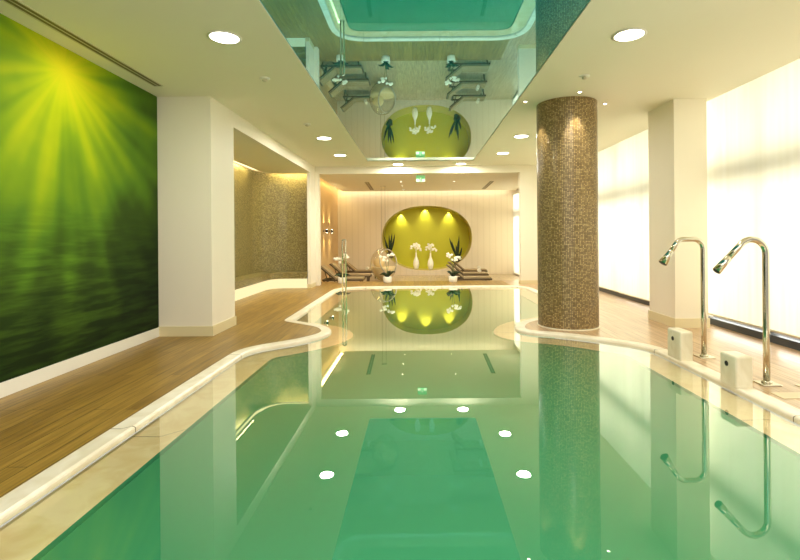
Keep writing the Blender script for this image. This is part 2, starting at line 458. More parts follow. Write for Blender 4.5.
# deck split left / right at the pool: left brown teak, right paler with the window reflection in its colour; the far strip belongs to the left boards
iL = min(range(len(COPO)), key=lambda i: (COPO[i]-Vector((-2.6, .03))).length)
def deck_half(side):
    k = len(COPO)
    far_i = [i for i in range(k) if COPO[i].y > 14.9]
    idx_l = max(i for i in far_i); idx_r = min(i for i in far_i)
    near_l = min(range(k), key=lambda i: (COPO[i]-Vector((-2.6, 0))).length)
    near_r = min(range(k), key=lambda i: (COPO[i]-Vector((3.45, 0))).length)
    if side == 'L':
        chain = []; i = near_r
        # left half polygon: along far edge from right far corner round the left side to the near left corner
        i = idx_r; ch = []
        while True:
            ch.append(COPO[i])
            if i == near_l: break
            i = (i+1) % k
        poly = ch+[Vector((ch[-1].x, -1.2)), Vector((-5.8, -1.2)), Vector((-5.8, DECK_END)), Vector((ch[0].x, DECK_END))]
    else:
        i = near_r; ch = []
        while True:
            ch.append(COPO[i])
            if i == idx_r: break
            i = (i+1) % k
        poly = [Vector((ch[0].x, -1.2))]+ch+[Vector((ch[-1].x, DECK_END)), Vector((5.6, DECK_END)), Vector((5.6, -1.2))]
    return poly
mb = MB(); P = deck_half('L'); mb.poly([P], 0.0)
struct(mb.build('floor', 'deck'), 'brown teak plank deck left of and beyond the pool', 'floor')
mb = MB(); P = deck_half('R'); mb.poly([P], 0.0)
struct(mb.build('floor', 'deck_sheen'), 'plank deck between the pool and the windows, coloured pale by their reflection', 'floor')
mb = MB(); mb.box(-5.8, 5.6, DECK_END-.03, DECK_END, LF, -.002)
struct(mb.build('trim_1', 'deck'), 'brown step riser down to the lounge', 'step')
mb = MB(); mb.box(-3.9, 5.2, DECK_END, YB+1.5, LF-.1, LF)
struct(mb.build('floor', 'back_floor'), 'pale plank floor of the lounge beyond the pool', 'floor')

# coping: top, rounded nosing, lip down into the water
mb = MB()
n1 = offset(W, .022); n2 = offset(W, .006)
loop_band(mb, COPO, COPO, -.05, .004, True)
loop_band(mb, COPO, n1, .004, .004, True); loop_band(mb, n1, n2, .004, -.004, True)
loop_band(mb, n2, W, -.004, -.016, True); loop_band(mb, W, W, -.016, -.05, True)
struct(mb.build('pool_coping', 'coping'), 'cream limestone coping running around the pool edge', 'coping')
mb = MB(); loop_band(mb, offset(W, .03), LEDGE, -.085, -.085, True)
struct(mb.build('pool_ledge', 'ledge'), 'beige marble ledge just below the water line', 'ledge')
mb = MB(); loop_band(mb, LEDGE, LEDGE, -.085, DEEP, True)
struct(mb.build('pool_wall', 'pool_tile'), 'turquoise side wall of the pool under water', 'pool wall')
mb = MB(); mb.poly([LEDGE], DEEP)
struct(mb.build('pool_floor', 'pool_floor'), 'turquoise pool bottom', 'pool floor')
mb = MB(); mb.poly([offset(W, .004)], WATER)
def turbid():
    m, nt, out = new_mat('faintly_milky_deep_water')
    t = nt.nodes.new('ShaderNodeBsdfTransparent'); t.inputs[0].default_value = (.9, 1, .93, 1)
    d = nt.nodes.new('ShaderNodeBsdfDiffuse'); d.inputs[0].default_value = (.075, .39, .19, 1)
    mx = nt.nodes.new('ShaderNodeMixShader'); mx.inputs[0].default_value = .62
    nt.links.new(t.outputs[0], mx.inputs[1]); nt.links.new(d.outputs[0], mx.inputs[2]); nt.links.new(mx.outputs[0], out.inputs[0]); return m
wt = mb.build('water', 'water')
mb = MB(); mb.poly([offset(LEDGE, -.03)], -.10); struct(mb.build('pool_depth', turbid()), 'milky green depth of the pool below the marble ledge', 'pool water')
tag(wt, 'still green water filling the swimming pool', 'water', kind='stuff')

# ------------------------------------------------------------------ walls and ceiling
mb = MB()
mb.box(-5.9, -1.53, -1.2, YH0, CEIL, CEIL+.2)
mb.box(1.72, 5.05, -1.2, YH0, CEIL, CEIL+.2)
mb.box(-1.53, 1.72, 14.4, YH0, CEIL, CEIL+.2)
mb.box(5.05, 5.6, -1.2, YH0, CEIL+.12, CEIL+.3)
struct(mb.build('ceiling', 'ceil'), 'cream painted ceiling around the glossy panel', 'ceiling')
mb = MB(); mb.box(-1.53, 1.72, -1.2, 14.4, CEIL+.015, CEIL+.06)
tag(mb.build('ceiling_panel', 'stretch'), 'long mirror-glossy teal stretch panel set in the ceiling over the pool', 'ceiling panel', kind='structure')
mb = MB(); mb.box(MX-.2, MX, -1.2, 7.65, 0, CEIL)
struct(mb.build('wall_left', 'wall'))
mb = MB(); mb.box(MX, MX+.02, -1.2, 7.65, .15, CEIL)
tag(mb.build('wall_mural', 'mural'), 'wall-size photo print of yellow sun rays in dark green', 'mural', kind='thing')
mb = MB(); mb.box(MX, MX+.035, -1.2, 7.65, 0, .15)
struct(mb.build('baseboard_left', 'white'))

def pier(name, x0, x1, y0, y1, label, sk=.16, pad=.018):
    t = thing(name, label, 'pillar', ((x0+x1)/2, (y0+y1)/2, 0))
    cx, cy = (x0+x1)/2, (y0+y1)/2
    m = MB(); m.box(x0-cx, x1-cx, y0-cy, y1-cy, 0, CEIL); m.build('shaft', 'wall', t)
    m = MB(); m.box(x0-cx-pad, x1-cx+pad, y0-cy-pad, y1-cy+pad, 0, sk)
    m.build('skirting', 'cream', t); return t
pier('square_pillar', MX, PW, 7.65, 8.6, 'square cream pillar at the end of the green mural')
pier('square_pillar', 4.37, 4.93, 8.0, 8.89, 'square cream pillar against the window blinds on the right')

# opening to the mosaic niche: header, far pier stub
mb = MB(); mb.box(PW-.1, PW, 8.6, 14.7, 3.62, CEIL); mb.box(PW-.1, PW, 14.7, YH0, 0, CEIL)
struct(mb.build('wall_left', 'wall'))
mb = MB(); mb.box(PW-.11, PW+.02, 14.68, YH0-.02, 0, .12)
struct(mb.build('baseboard_left', 'cream'))
# header wall across the far end of the pool hall
mb = MB()
mb.box(-5.9, -3.24, YH0, YH1, 0, CEIL); mb.box(3.36, 5.6, YH0, YH1, 0, CEIL+.3); mb.box(-3.24, 3.36, YH0, YH1, 3.66, CEIL+.2)
struct(mb.build('wall_back', 'wall'), 'cream wall with the wide opening to the lounge', 'wall')
mb = MB(); mb.box(3.34, 5.2, YH0-.018, YH0, 0, .12); mb.box(3.342, 3.36, YH0, YH1, 0, .12)
struct(mb.build('baseboard_back', 'cream'))

# mosaic niche: curved wall seen through the left opening
arc = []
for i in range(6): arc.append((-5.05, 8.6+i*.95))
r = .95; cx_, cy_ = -5.05+r, 14.2
for i in range(13):
    a = PI-PI/2*i/12; arc.append((cx_+r*math.cos(a), cy_+r*math.sin(a)))
arc.append((-3.4, 15.15))
def sheet(mb, pts, z0, z1, flip=False):
    run = 0
    for (x0, y0), (x1, y1) in zip(pts, pts[1:]):
        l = math.hypot(x1-x0, y1-y0)
        q = [(x0, y0, z0), (x1, y1, z0), (x1, y1, z1), (x0, y0, z1)]; u = [(run, z0), (run+l, z0), (run+l, z1), (run, z1)]
        if flip: q = q[::-1]; u = u[::-1]
        mb.add(q, [(0, 1, 2, 3)], True, [u]); run += l
def inset(pts, d):
    V = [Vector(p) for p in pts]; out = []
    for i in range(len(V)):
        a = V[max(0, i-1)]; b = V[min(len(V)-1, i+1)]; t = (b-a).normalized(); out.append(V[i]+Vector((t.y, -t.x))*d)
    return out
mb = MB(); sheet(mb, arc, 0, 3.64)
struct(mb.build('wall_left', 'niche'), 'curved olive mosaic wall in the left recess', 'wall')
mb = MB(); mb.box(-5.9, PW-.25, 8.45, 8.6, 0, CEIL); mb.box(-5.9, -5.3, 8.6, YH0, 0, CEIL)
struct(mb.build('wall_left', 'wall'))
arc_in = [(-5.05, 8.66)]+arc[1:-1]+[(-3.475, 15.15)]
# bulkhead over the recess leaves a lit slot along the mosaic
ai = [tuple(p) for p in inset(arc, .28)]
mb = MB(); mb.poly([[Vector(p) for p in ai]+[Vector((PW-.05, ai[-1][1])), Vector((PW-.05, 8.6))]], 3.60)
sheet(mb, ai, 3.60, 3.72)
struct(mb.build('ceiling', pbr('recess_ceiling', srgb(238, 230, 206), .7)), 'lowered ceiling of the mosaic recess', 'ceiling')
al = [tuple(p) for p in inset(arc_in, .04)]
mb = MB(); sheet(mb, al, 3.66, 3.74); tag(mb.build('light_strip', 'led'), 'warm light strip in the slot above the mosaic wall', 'light strip')
# curved mosaic bench with a lit plinth
bo = [tuple(p) for p in inset(arc_in, .50)]; bp = [tuple(p) for p in inset(arc_in, .44)]; bk = [tuple(p) for p in inset(arc_in, .02)]
bt = thing('mosaic_bench', 'curved mosaic bench along the olive recess wall', 'bench', (0, 0, 0))
mb = MB(); sheet(mb, bo, .30, .50)
for (a0, a1, b0, b1) in zip(bk, bk[1:], bo, bo[1:]):
    mb.add([(a0[0], a0[1], .5), (a1[0], a1[1], .5), (b1[0], b1[1], .5), (b0[0], b0[1], .5)], [(0, 3, 2, 1)], False, [[(a0[0], a0[1]), (b0[0], b0[1]), (b1[0], b1[1]), (a1[0], a1[1])]])
    mb.add([(a0[0], a0[1], .3), (a1[0], a1[1], .3), (b1[0], b1[1], .3), (b0[0], b0[1], .3)], [(0, 1, 2, 3)], False, [[(0, 0)]*4])
mb.build('seat', 'niche', bt)
mb = MB(); sheet(mb, bp, 0.0, .30); mb.build('glowing_plinth', 'led_niche', bt)

# right wall behind the windows: sill beam and posts are window frames; ends closed by plaster
mb = MB(); mb.box(WX, 5.6, 8.93, 9.05, 0, CEIL+.3)
struct(mb.build('wall_right', 'wall'))

# ------------------------------------------------------------------ windows and blinds
def window(n, y0, y1, nm, x=WX, z0=0., z1=4.05, trans=2.62, fm='dark_frame'):
    t = thing('window_%d' % n, 'window', 'window', (x, (y0+y1)/2, z0)); t['kind'] = 'structure'
    h = (y1-y0)/2
    m = MB(); m.box(-.04, .06, -h, h, 0, .11); m.box(0, .08, -h, h, z1-z0-.1, z1-z0)
    m.box(0, .08, -h, -h+.07, .1, z1-z0-.1); m.box(0, .08, h-.07, h, .1, z1-z0-.1)
    m.build('frame', fm, t)
    for i in range(1, nm):
        yy = -h+2*h*i/nm; m = MB(); m.box(.10, .18, yy-.03, yy+.03, .1, z1-z0-.1); m.build('mullion', 'dark_frame', t)
    m = MB(); m.box(.12, .18, -h, h, trans-z0-.15, trans-z0+.15); m.build('transom', 'dark_frame', t)
    m = MB(); m.box(.03, .036, -h+.06, h-.06, .1, z1-z0-.1); m.build('pane', 'pane', t)
    return t
w1 = window(1, 3.4, 8.9, 3); w1['label'] = 'large near window behind the blind by the water spouts'
w2 = window(2, 9.05, 15.35, 4); w2['label'] = 'long window behind the blinds past the mosaic column'
w3 = window(3, 19.4, YB-.05, 2, x=4.62, z0=LF, z1=3.6, fm='white'); w3['label'] = 'tall bright window at the right end of the lounge'
def blind(x, y0, y1, z0, z1, label, g):
    t = thing('roller_blind', label, 'blind', (x, (y0+y1)/2, z0), group=g); h = (y1-y0)/2
    m = MB(); m.box(-.002, .002, -h, h, 0, z1-z0); m.build('fabric', 'blind', t)
    m = MB(); m.tube([(0, -h, 0), (0, h, 0)], .014, 8); m.build('bottom_bar', 'blind_bar', t)
    m = MB(); m.tube([(0, -h, z1-z0), (0, h, z1-z0)], .03, 10); m.build('roller', 'blind_bar', t)
    return t
G = 'sheer roller blinds over the right windows'
blind(5.08, 3.4, 8.26, .2, 3.98, 'nearest and widest sheer blind, right of the right square pillar', G)
blind(5.08, 8.98, 11.9, .13, 3.98, 'sheer blind directly left of the right square pillar', G)
blind(5.10, 11.93, 15.3, .13, 3.98, 'sheer blind directly behind the mosaic column', G)
blind(4.56, 19.5, 22.47, LF+.03, 3.55, 'bright narrow blind at the right end of the lounge', G)

# ------------------------------------------------------------------ mosaic column
CXC, CYC, RC = 2.64, 8.31, .515
t = thing('mosaic_column', 'thick round column clad in brown mosaic tiles, on the right pool edge', 'column', (CXC, CYC, 0))
mb = MB(); n = 64
for j in range(n):
    a0, a1 = 2*PI*j/n, 2*PI*(j+1)/n
    q = [(RC*math.cos(a), RC*math.sin(a), z) for a, z in ((a0, 0), (a1, 0), (a1, CEIL), (a0, CEIL))]
    mb.add(q, [(0, 1, 2, 3)], True, [[(a0*RC, 0), (a1*RC, 0), (a1*RC, CEIL), (a0*RC, CEIL)]])
mb.build('shaft', 'column', t)
mb = MB(); mb.lathe([(RC+.014, 0), (RC+.014, .02), (RC-.01, .024)], n=48); mb.build('base_ring', 'block', t)

# ------------------------------------------------------------------ lounge beyond the pool
OC = (.43, 1.5); OA, OB = 2.15, 1.545
def oval(n=72, s=1., e=2.25):
    out = []
    for i in range(n):
        a = 2*PI*i/n; c, s_ = math.cos(a), math.sin(a)
        out.append((OC[0]+s*OA*math.copysign(abs(c)**(2/e), c), OC[1]+s*OB*math.copysign(abs(s_)**(2/e), s_)))
    return out
ov = oval()
loops = [[(-3.95, LF), (4.7, LF), (4.7, 4.1), (-3.95, 4.1)], ov]
tmp = MB(); tmp.poly(loops, 0)
mb = MB(); mb.add([(x, YB, y) for x, y, _ in tmp.v], [f for f in tmp.f])
def fluted():
    m, nt, out = new_mat('vertical_boarded_plaster')
    tc = nt.nodes.new('ShaderNodeTexCoord'); s = nt.nodes.new('ShaderNodeSeparateXYZ'); nt.links.new(tc.outputs['Object'], s.inputs[0])
    w = nt.nodes.new('ShaderNodeTexWave'); w.bands_direction = 'X'; w.inputs['Scale'].default_value = 1.1; w.inputs['Distortion'].default_value = 0
    nt.links.new(tc.outputs['Object'], w.inputs['Vector'])
    rp = ramp(nt, [(.0, srgb(230, 217, 190)), (.2, srgb(236, 223, 197)), (1, srgb(236, 223, 197))]); nt.links.new(w.outputs['Fac'], rp.inputs[0])
    p = nt.nodes.new('ShaderNodeBsdfPrincipled'); p.inputs['Roughness'].default_value = .6
    nt.links.new(rp.outputs[0], p.inputs['Base Color']); nt.links.new(p.outputs[0], out.inputs[0]); return m
M['fluted'] = fluted()
struct(mb.build('wall_back', 'fluted'), 'pale boarded lounge wall with the big oval cut-out', 'wall')
ND = 1.25
nt_ = thing('oval_alcove', 'lime green oval alcove glowing in the lounge back wall', 'alcove', (0, YB, 0)); nt_['kind'] = 'structure'
mb = MB(); k = len(ov)
mb.add([(x, 0, z) for x, z in ov]+[(x, ND, z) for x, z in ov], [(i, (i+1) % k, k+(i+1) % k, k+i) for i in range(k)], True)
mb.build('reveal', pbr('shaded_reveal', srgb(176, 160, 70), .6), nt_)  # duller olive puts the shading of the oval's sides into the colour
mb = MB(); mb.add([(x, ND, z) for x, z in ov], [tuple(reversed(range(k)))]); mb.build('back_panel', 'green', nt_)

mb = MB(); mb.box(-4.05, -3.83, YH1, YB, LF, 4.1)
struct(mb.build('wall_left', 'tan_wall'), 'tan lounge wall washed by the sconces', 'wall')
mb = MB(); mb.box(4.68, 4.8, YH1, 19.4, LF, 4.1); mb.box(4.68, 4.8, 19.4, YB, 3.6, 4.1)
struct(mb.build('wall_right', 'wall'))
mb = MB(); mb.box(-3.5, 4.62, YH1, YB-.42, 3.72, 3.86); mb.box(-4.0, 4.7, YH1, YB+.05, 4.05, 4.15)
struct(mb.build('ceiling', 'ceil'), 'lowered lounge ceiling with lit slots at its edges', 'ceiling')
mb = MB(); mb.box(-3.8, 4.6, YB-.06, YB-.02, 3.92, 3.97); tag(mb.build('light_strip', 'led'), 'warm light strip in the slot above the lounge back wall', 'light strip')
mb = MB(); mb.box(-3.82, -3.78, YH1+.3, YB-.3, 3.92, 3.97); tag(mb.build('light_strip', 'led'), 'warm light strip in the slot above the tan sconce wall', 'light strip')

# ------------------------------------------------------------------ ceiling fittings
def downlight(loc, label, g):
    t = thing('downlight', label, 'ceiling light', loc, group=g)
    m = MB(); m.lathe([(.155, 0), (.185, -.004), (.19, -.012), (.16, -.014), (.15, 0)], n=32, caps=False); m.build('rim', 'white', t)
    m = MB(); m.lathe([(.158, -.006), (.155, -.012), (.08, -.014)], n=32); m.build('diffuser', 'lamp', t)
    return t
G = 'round recessed downlights in the pool hall ceiling'
pos = [((-2.2, 5.39, CEIL), 'nearest round downlight on the left ceiling, beside the air slot'),
       ((-2.17, 10.94, CEIL), 'middle round downlight of the left ceiling row'),
       ((-2.18, 13.25, CEIL), 'farthest round downlight of the left ceiling row'),
       ((2.45, 5.41, CEIL), 'nearest round downlight on the right ceiling, before the mosaic column'),
       ((2.41, 10.9, CEIL), 'round downlight on the right ceiling just past the mosaic column'),
       ((2.39, 13.13, CEIL), 'farthest round downlight of the right ceiling row'),
       ((-.62, 15.0, CEIL), 'left of the two downlights beyond the far end of the glossy ceiling'),
       ((1.39, 15.0, CEIL), 'right of the two downlights beyond the far end of the glossy ceiling')]
d0 = downlight(pos[0][0], pos[0][1], G)
for p_, l_ in pos[1:]: dup(d0, p_, l_)
for p_, _ in pos+[((-2.2, .2, CEIL), 0), ((2.45, .2, CEIL), 0)]:
    area('downlight_lamp', (p_[0], p_[1], CEIL-.03), (0, 0, 0), .3, .3, 70, (1, .955, .84), 'DISK')
def smallspot(loc, label, g):
    t = thing('spotlight', label, 'spotlight', loc, group=g)
    m = MB(); m.lathe([(.03, 0), (.045, -.004), (.045, -.01), (.03, -.012)], n=20, caps=False); m.build('rim', 'white', t)
    m = MB(); m.lathe([(.032, -.004), (.02, -.011)], n=16); m.build('lens', 'spot', t); return t
G = 'tiny ceiling spots around the mosaic column'
sp = [((1.86, 8.07, CEIL), 'tiny ceiling spot left of the mosaic column top'), ((2.62, 7.56, CEIL), 'tiny ceiling spot in front of the mosaic column top'), ((3.30, 8.25, CEIL), 'tiny ceiling spot right of the mosaic column top')]
s0 = smallspot(sp[0][0], sp[0][1], G)
for p_, l_ in sp[1:]: dup(s0, p_, l_)
for p_, _ in sp:
    d = Vector((CXC-p_[0], CYC-p_[1], 0)).normalized()
    spot('column_spot', (p_[0], p_[1], CEIL-.03), (p_[0]+d.x*.55, p_[1]+d.y*.55, 2.1), 70, math.radians(42))
G = 'tiny spots in the lounge ceiling'
lsp = [((-.65, 18.3), 'near left tiny spot in the lounge ceiling'), ((-.66, 21.4), 'far left tiny spot in the lounge ceiling'), ((-.66, 19.8), 'middle tiny spot in the left row of the lounge ceiling'),
       ((1.42, 18.3), 'near right tiny spot in the lounge ceiling'), ((1.48, 21.4), 'far right tiny spot in the lounge ceiling')]
for (x, y), l_ in lsp:
    o = dup(s0, (x, y, 3.72), l_); o['group'] = G
def detector(loc, label):
    t = thing('ceiling_detector', label, 'detector', loc, group='small round detectors in the ceiling')
    m = MB(); m.lathe([(.075, 0), (.075, -.012), (.06, -.018)], n=20); m.build('base', 'white', t)
    m = MB(); m.lathe([(.035, -.016), (.035, -.04), (.02, -.05)], n=16); m.build('sensor_head', 'blind_bar', t); return t
de = detector((-2.2, 6.8, CEIL), 'small round ceiling detector beyond the nearest left downlight')
dup(de, (-2.24, 9.57, CEIL), 'small round ceiling detector just before the middle left downlight')
dup(de, (2.43, 6.81, CEIL), 'small round ceiling detector just before the mosaic column')
def slot_vent(loc, ln, wd, label, rz=0):
    t = thing('air_slot', label, 'vent', loc, rz)
    m = MB(); m.box(-wd/2, wd/2, -ln/2, ln/2, -.006, 0); m.build('slot', 'vent', t)
    m = MB(); m.box(-wd/2-.015, -wd/2, -ln/2, ln/2, -.01, 0); m.box(wd/2, wd/2+.015, -ln/2, ln/2, -.01, 0); m.box(-.006, .006, -ln/2, ln/2, -.01, -.006); m.build('frame', 'blind_bar', t)
    return t
slot_vent((-3.9, 4.2, CEIL), 5.8, .11, 'long narrow air slot in the ceiling beside the mural')
slot_vent((-2.03, 19.9, 3.72), 3.1, .16, 'left air slot in the lounge ceiling', .03)
slot_vent((2.95, 19.9, 3.72), 3.1, .16, 'right air slot in the lounge ceiling', -.03)

# exit sign hanging under the opening
t = thing('exit_sign', 'small lit green exit sign hanging in the lounge opening', 'exit sign', (.1, 15.72, 3.53))
mb = MB(); mb.rbox(-.15, .15, -.02, .02, -.12, .1, .015); mb.build('panel', 'exit_green', t)
mb = MB(); mb.box(-.14, -.05, -.024, -.02, -.105, -.03); mb.box(.06, .14, -.024, -.02, -.105, -.03)
mb.add([(-.03, -.024, .02), (.03, -.024, .02), (0, -.024, -.05)], [(0, 2, 1)]); mb.build('pictogram', 'exit_white', t)
for sx in (-.1, .1):
    mb = MB(); mb.tube([(sx, 0, .1), (sx, 0, .19)], .006, 6); mb.build('hanger', 'steel', t)

# ------------------------------------------------------------------ water spouts and blocks on the right edge
def arc_pts(c, r, a0, a1, n=8): return [(c[0]+r*math.cos(a0+(a1-a0)*i/n), 0, c[1]+r*math.sin(a0+(a1-a0)*i/n)) for i in range(n+1)]
def spout(loc, path, label, rz=0, flare=.058):
    t = thing('water_spout', label, 'water spout', loc, rz, 'steel swan-neck water spouts')
    m = MB(); m.rbox(-.10, .10, -.09, .09, 0, .016, .01); m.build('base_plate', 'chrome', t)
    m = MB(); m.lathe([(.05, .016), (.05, .03), (.034, .04)], n=20); m.build('collar', 'chrome', t)
    m = MB(); m.tube(path, .0325, 16); m.build('pipe', 'chrome', t)
    e = Vector(path[-1]); d = (e-Vector(path[-2])).normalized()
    m = MB(); m.tube([e-d*.03, e, e+d*.02, e+d*.17], [.035, .037, .037, flare], 16)
    nz = m.build('nozzle', 'chrome', t)
    m = MB(); m.tube([e+d*.168, e+d*.176], [flare-.01, flare-.01], 16); m.build('outlet', 'black', nz)
    return t
# profiles: pole rises at x = 0, the neck reaches out over the water (-x)
pole = [(0, 0, .02), (0, 0, .6), (0, 0, 1.3)]
pA = pole+arc_pts((-.13, 1.40), .13, 0, PI/2)[0:]+[(-.24, 0, 1.53)]+arc_pts((-.25, 1.41), .12, PI/2+.1, PI*.8, 5)+[(-.43, 0, 1.36)]
spout((3.70, 6.10, 0), pA, 'farther steel water spout with a flat-topped neck, by the square pillar')
pB = pole[:2]+[(0, 0, 1.2)]+arc_pts((-.15, 1.385), .15, 0, PI*.74, 10)+[(-.41, 0, 1.325)]
spout((3.69, 4.99, 0), pB, 'nearer steel water spout with a round arched neck', 0, .044)
def block(loc, sx, sy, sz, label):
    t = thing('stone_block', label, 'stone block', loc, group='stone blocks on the pool edge')
    m = MB(); m.rbox(0, sx, 0, sy, 0, sz, .022); m.build('body', 'block', t)
    m = MB(); m.tube([(-.004, sy*.55, sz*.68), (.004, sy*.55, sz*.68)], .028, 14); m.build('sensor_eye', 'black', t); return t
block((3.28, 5.90, .004), .165, .31, .365, 'farther pale stone block with a dark eye, on the pool edge')
block((3.26, 4.84, .004), .185, .26, .325, 'nearer pale stone block with a dark eye, on the pool edge')
def plate(x, y, label):
    m = MB(); m.rbox(-.17, .17, -.09, .09, 0, .006, .004)
    tag(m.build('floor_plate', pbr('floor_plate', srgb(206, 186, 150), .3, .3), None, (x, y, 0)), label, 'floor plate', 'flat floor plates beside the near spout')
plate(3.68, 4.62, 'flat metal floor plate just in front of the near water spout')
plate(4.12, 4.86, 'flat metal floor plate right of the near water spout')

# handrail rising out of the far left of the pool
t = thing('pool_handrail', 'slim upright steel pool handrail standing in the far left water', 'handrail', (-2.17, 13.75, -.085))
mb = MB(); z1 = 1.60
mb.tube([(-.045, .0, 0), (-.045, 0, z1-.045)]+[(-.045+.045*(1-math.cos(a)), 0, z1-.045+.045*math.sin(a)) for a in (PI/8, PI/4, 3*PI/8, PI/2, 5*PI/8, 3*PI/4, 7*PI/8)]+[(.045, 0, z1-.045), (.045, 0, 0)], .024, 12)
mb.build('rail', 'chrome', t)
for sx in (-.045, .045):
    mb = MB(); mb.lathe([(.04, 0), (.04, .012), (.028, .02)], cx=sx, n=20); mb.build('foot_flange', 'chrome', t)

# underwater inlet on the left pool wall and drain in the floor
t = thing('pool_inlet', 'round white inlet on the left pool wall under water', 'pool inlet', (-2.05, 5.5, -.45), 0)
mb = MB(); mb.tube([(0, 0, 0), (.015, 0, 0)], .07, 20); mb.build('ring', 'white', t)
mb = MB(); mb.tube([(.012, 0, 0), (.02, 0, 0)], .035, 16); mb.build('eye', 'steel', t)
t = thing('pool_drain', 'round drain cover on the pool bottom', 'drain', (-1.55, 6.0, DEEP))
M['drain'] = pbr('drain_cover', (.22, .62, .42, 1), .4)
mb = MB(); mb.lathe([(.13, 0), (.13, .012), (.1, .016)], n=28); mb.build('ring', 'drain', t)
mb = MB(); mb.lathe([(.09, .01), (.09, .02), (.06, .022)], n=24); mb.build('grate', 'drain', t)

# ------------------------------------------------------------------ alcove vases and plants
def oz(x):   # height of the alcove's lower surface at x
    e = 2.25; u = min(1, abs((x-OC[0])/OA)); return OC[1]-OB*(1-u**e)**(1/e)
def vase(x, label, lab2, seed):
    z = oz(x)+.012; y = YB+.38
    t = thing('floor_vase', label, 'vase', (x, y, z), group='white bottle vases in the alcove')
    prof = [(.085, 0), (.10, .02), (.135, .16), (.145, .27), (.125, .40), (.075, .52), (.042, .62), (.034, .78), (.040, .80), (.030, .80), (.028, .70)]
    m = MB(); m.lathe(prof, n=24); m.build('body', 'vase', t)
    rr = random.Random(seed)
    f = thing('flower_spray', lab2, 'flowers', (x, y, z+.74), group='white flower sprays in the alcove vases')
    m = MB(); bl = MB()
    arms = [(-.22, .16), (-.10, .36), (.02, .38), (.14, .34), (.20, -.10)] if seed == 1 else [(-.22, .10), (-.12, .36), (.02, .34), (.12, .42), (.27, -.18)]
    for dx, dz in arms:
        dy = rr.uniform(-.12, .12); pts = [(dx*u**1.6, dy*u, .36*math.sin(u*PI*.62)*(1 if dz > .15 else .9)+dz*.35*u) for u in [i/6 for i in range(7)]]
        m.tube(pts, .008, 5)
        for q in range(5):
            p = pts[min(6, 3+q)] if q < 4 else (pts[6][0]*1.06, pts[6][1], pts[6][2]-.09)
            c = Vector(p)+Vector((rr.uniform(-.03, .03), rr.uniform(-.03, .03), rr.uniform(-.04, .03)))
            for a in range(5):
                an = 2*PI*a/5+rr.random(); bl.ball(c+Vector((math.cos(an)*.032, 0, math.sin(an)*.032)), .032, .012, .024, 6, 4)
            bl.ball(c+Vector((0, -.015, 0)), .02, .02, .02, 6, 4)
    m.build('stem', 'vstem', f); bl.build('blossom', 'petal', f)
vase(-.10, 'left white bottle vase in the green oval alcove', 'white flower spray in the left alcove vase', 1)
vase(.60, 'right white bottle vase in the green oval alcove', 'white flower spray in the right alcove vase', 2)
def spiky(x, label, leans, seed):
    z = oz(x); y = YB+.45
    t = thing('spiky_plant', label, 'potted plant', (x, y, z-.02), group='dark spiky plants in the alcove')
    m = MB(); m.lathe([(.11, 0), (.15, .04), (.17, .26), (.175, .28), (.15, .28), (.14, .24)], n=20); m.build('pot', 'pot_dark', t)
    m = MB(); m.lathe([(.15, .23), (.10, .25)], n=16); m.build('soil', 'soil', t)
    rr = random.Random(seed)
    for i, (dx, h) in enumerate(leans):
        m = MB(); b = (rr.uniform(-.05, .05), rr.uniform(-.05, .05), .24)
        m.blade(b, (b[0]+dx, b[1]+rr.uniform(-.12, .12), .24+h), .105, (dx*.12, 0, 0), 7); m.build('leaf', 'leaf', t)
    return t
spiky(-1.36, 'dark spiky plant at the left end of the oval alcove, behind the bubble chair', [(-.26, .85), (-.06, .92), (.14, 1.0), (.26, .96)], 3)
spiky(1.95, 'dark spiky plant at the right end of the oval alcove', [(-.40, .98), (-.28, .82), (-.14, .62), (.02, .80), (.08, 1.08), (.16, .5)], 4)

# orchids in white pots on the deck edge
def orchid(loc, label, seed, sx=1):
    t = thing('potted_orchid', label, 'potted plant', loc, group='white orchids on the deck edge')
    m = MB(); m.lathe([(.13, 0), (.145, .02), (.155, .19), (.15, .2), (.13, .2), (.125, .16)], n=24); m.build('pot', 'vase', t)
    m = MB(); m.lathe([(.13, .15), (.08, .18)], n=16); m.build('soil', 'soil', t)
    rr = random.Random(seed)
    for i in range(7):
        a = 2*PI*i/7+rr.uniform(-.3, .3); l = rr.uniform(.2, .32)
        m = MB(); m.blade((0, 0, .17), (math.cos(a)*l, math.sin(a)*l*.8, .17+rr.uniform(.06, .22)), .08, (0, 0, .08), 6); m.build('leaf', 'leaf', t)
    for k_, (dx, h) in enumerate(((.12*sx, .78), (-.16*sx, .70))):
        pts = [(dx*u**1.5*1.2, 0, .17+h*math.sin(u*PI*.58)) for u in [i/8 for i in range(9)]]
        m = MB(); m.tube(pts, .007, 6); st = m.build('stem', 'stem', t)
        bl = MB()
        for q in range(4, 9):
            for rep in range(1 if q < 6 else 2):
                c = Vector(pts[q])+Vector((rr.uniform(-.07, .07), rr.uniform(-.05, .02), rr.uniform(-.05, .05)))
                for a in range(5):
                    an = 2*PI*a/5+rr.random()*.4; bl.ball(c+Vector((math.cos(an)*.026, 0, math.sin(an)*.026)), .025, .01, .02, 6, 4)
                bl.ball(c+Vector((0, -.014, 0)), .016, .016, .016, 6, 4)
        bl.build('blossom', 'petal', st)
orchid((-1.07, 16.3, 0), 'white potted orchid on the deck edge below the bubble chair', 5, 1)
orchid((1.20, 16.3, 0), 'white potted orchid on the deck edge before the right loungers', 6, -1)
orchid((-2.62, 16.2, 0), 'white potted orchid on the deck edge behind the steel handrail', 8, 1)

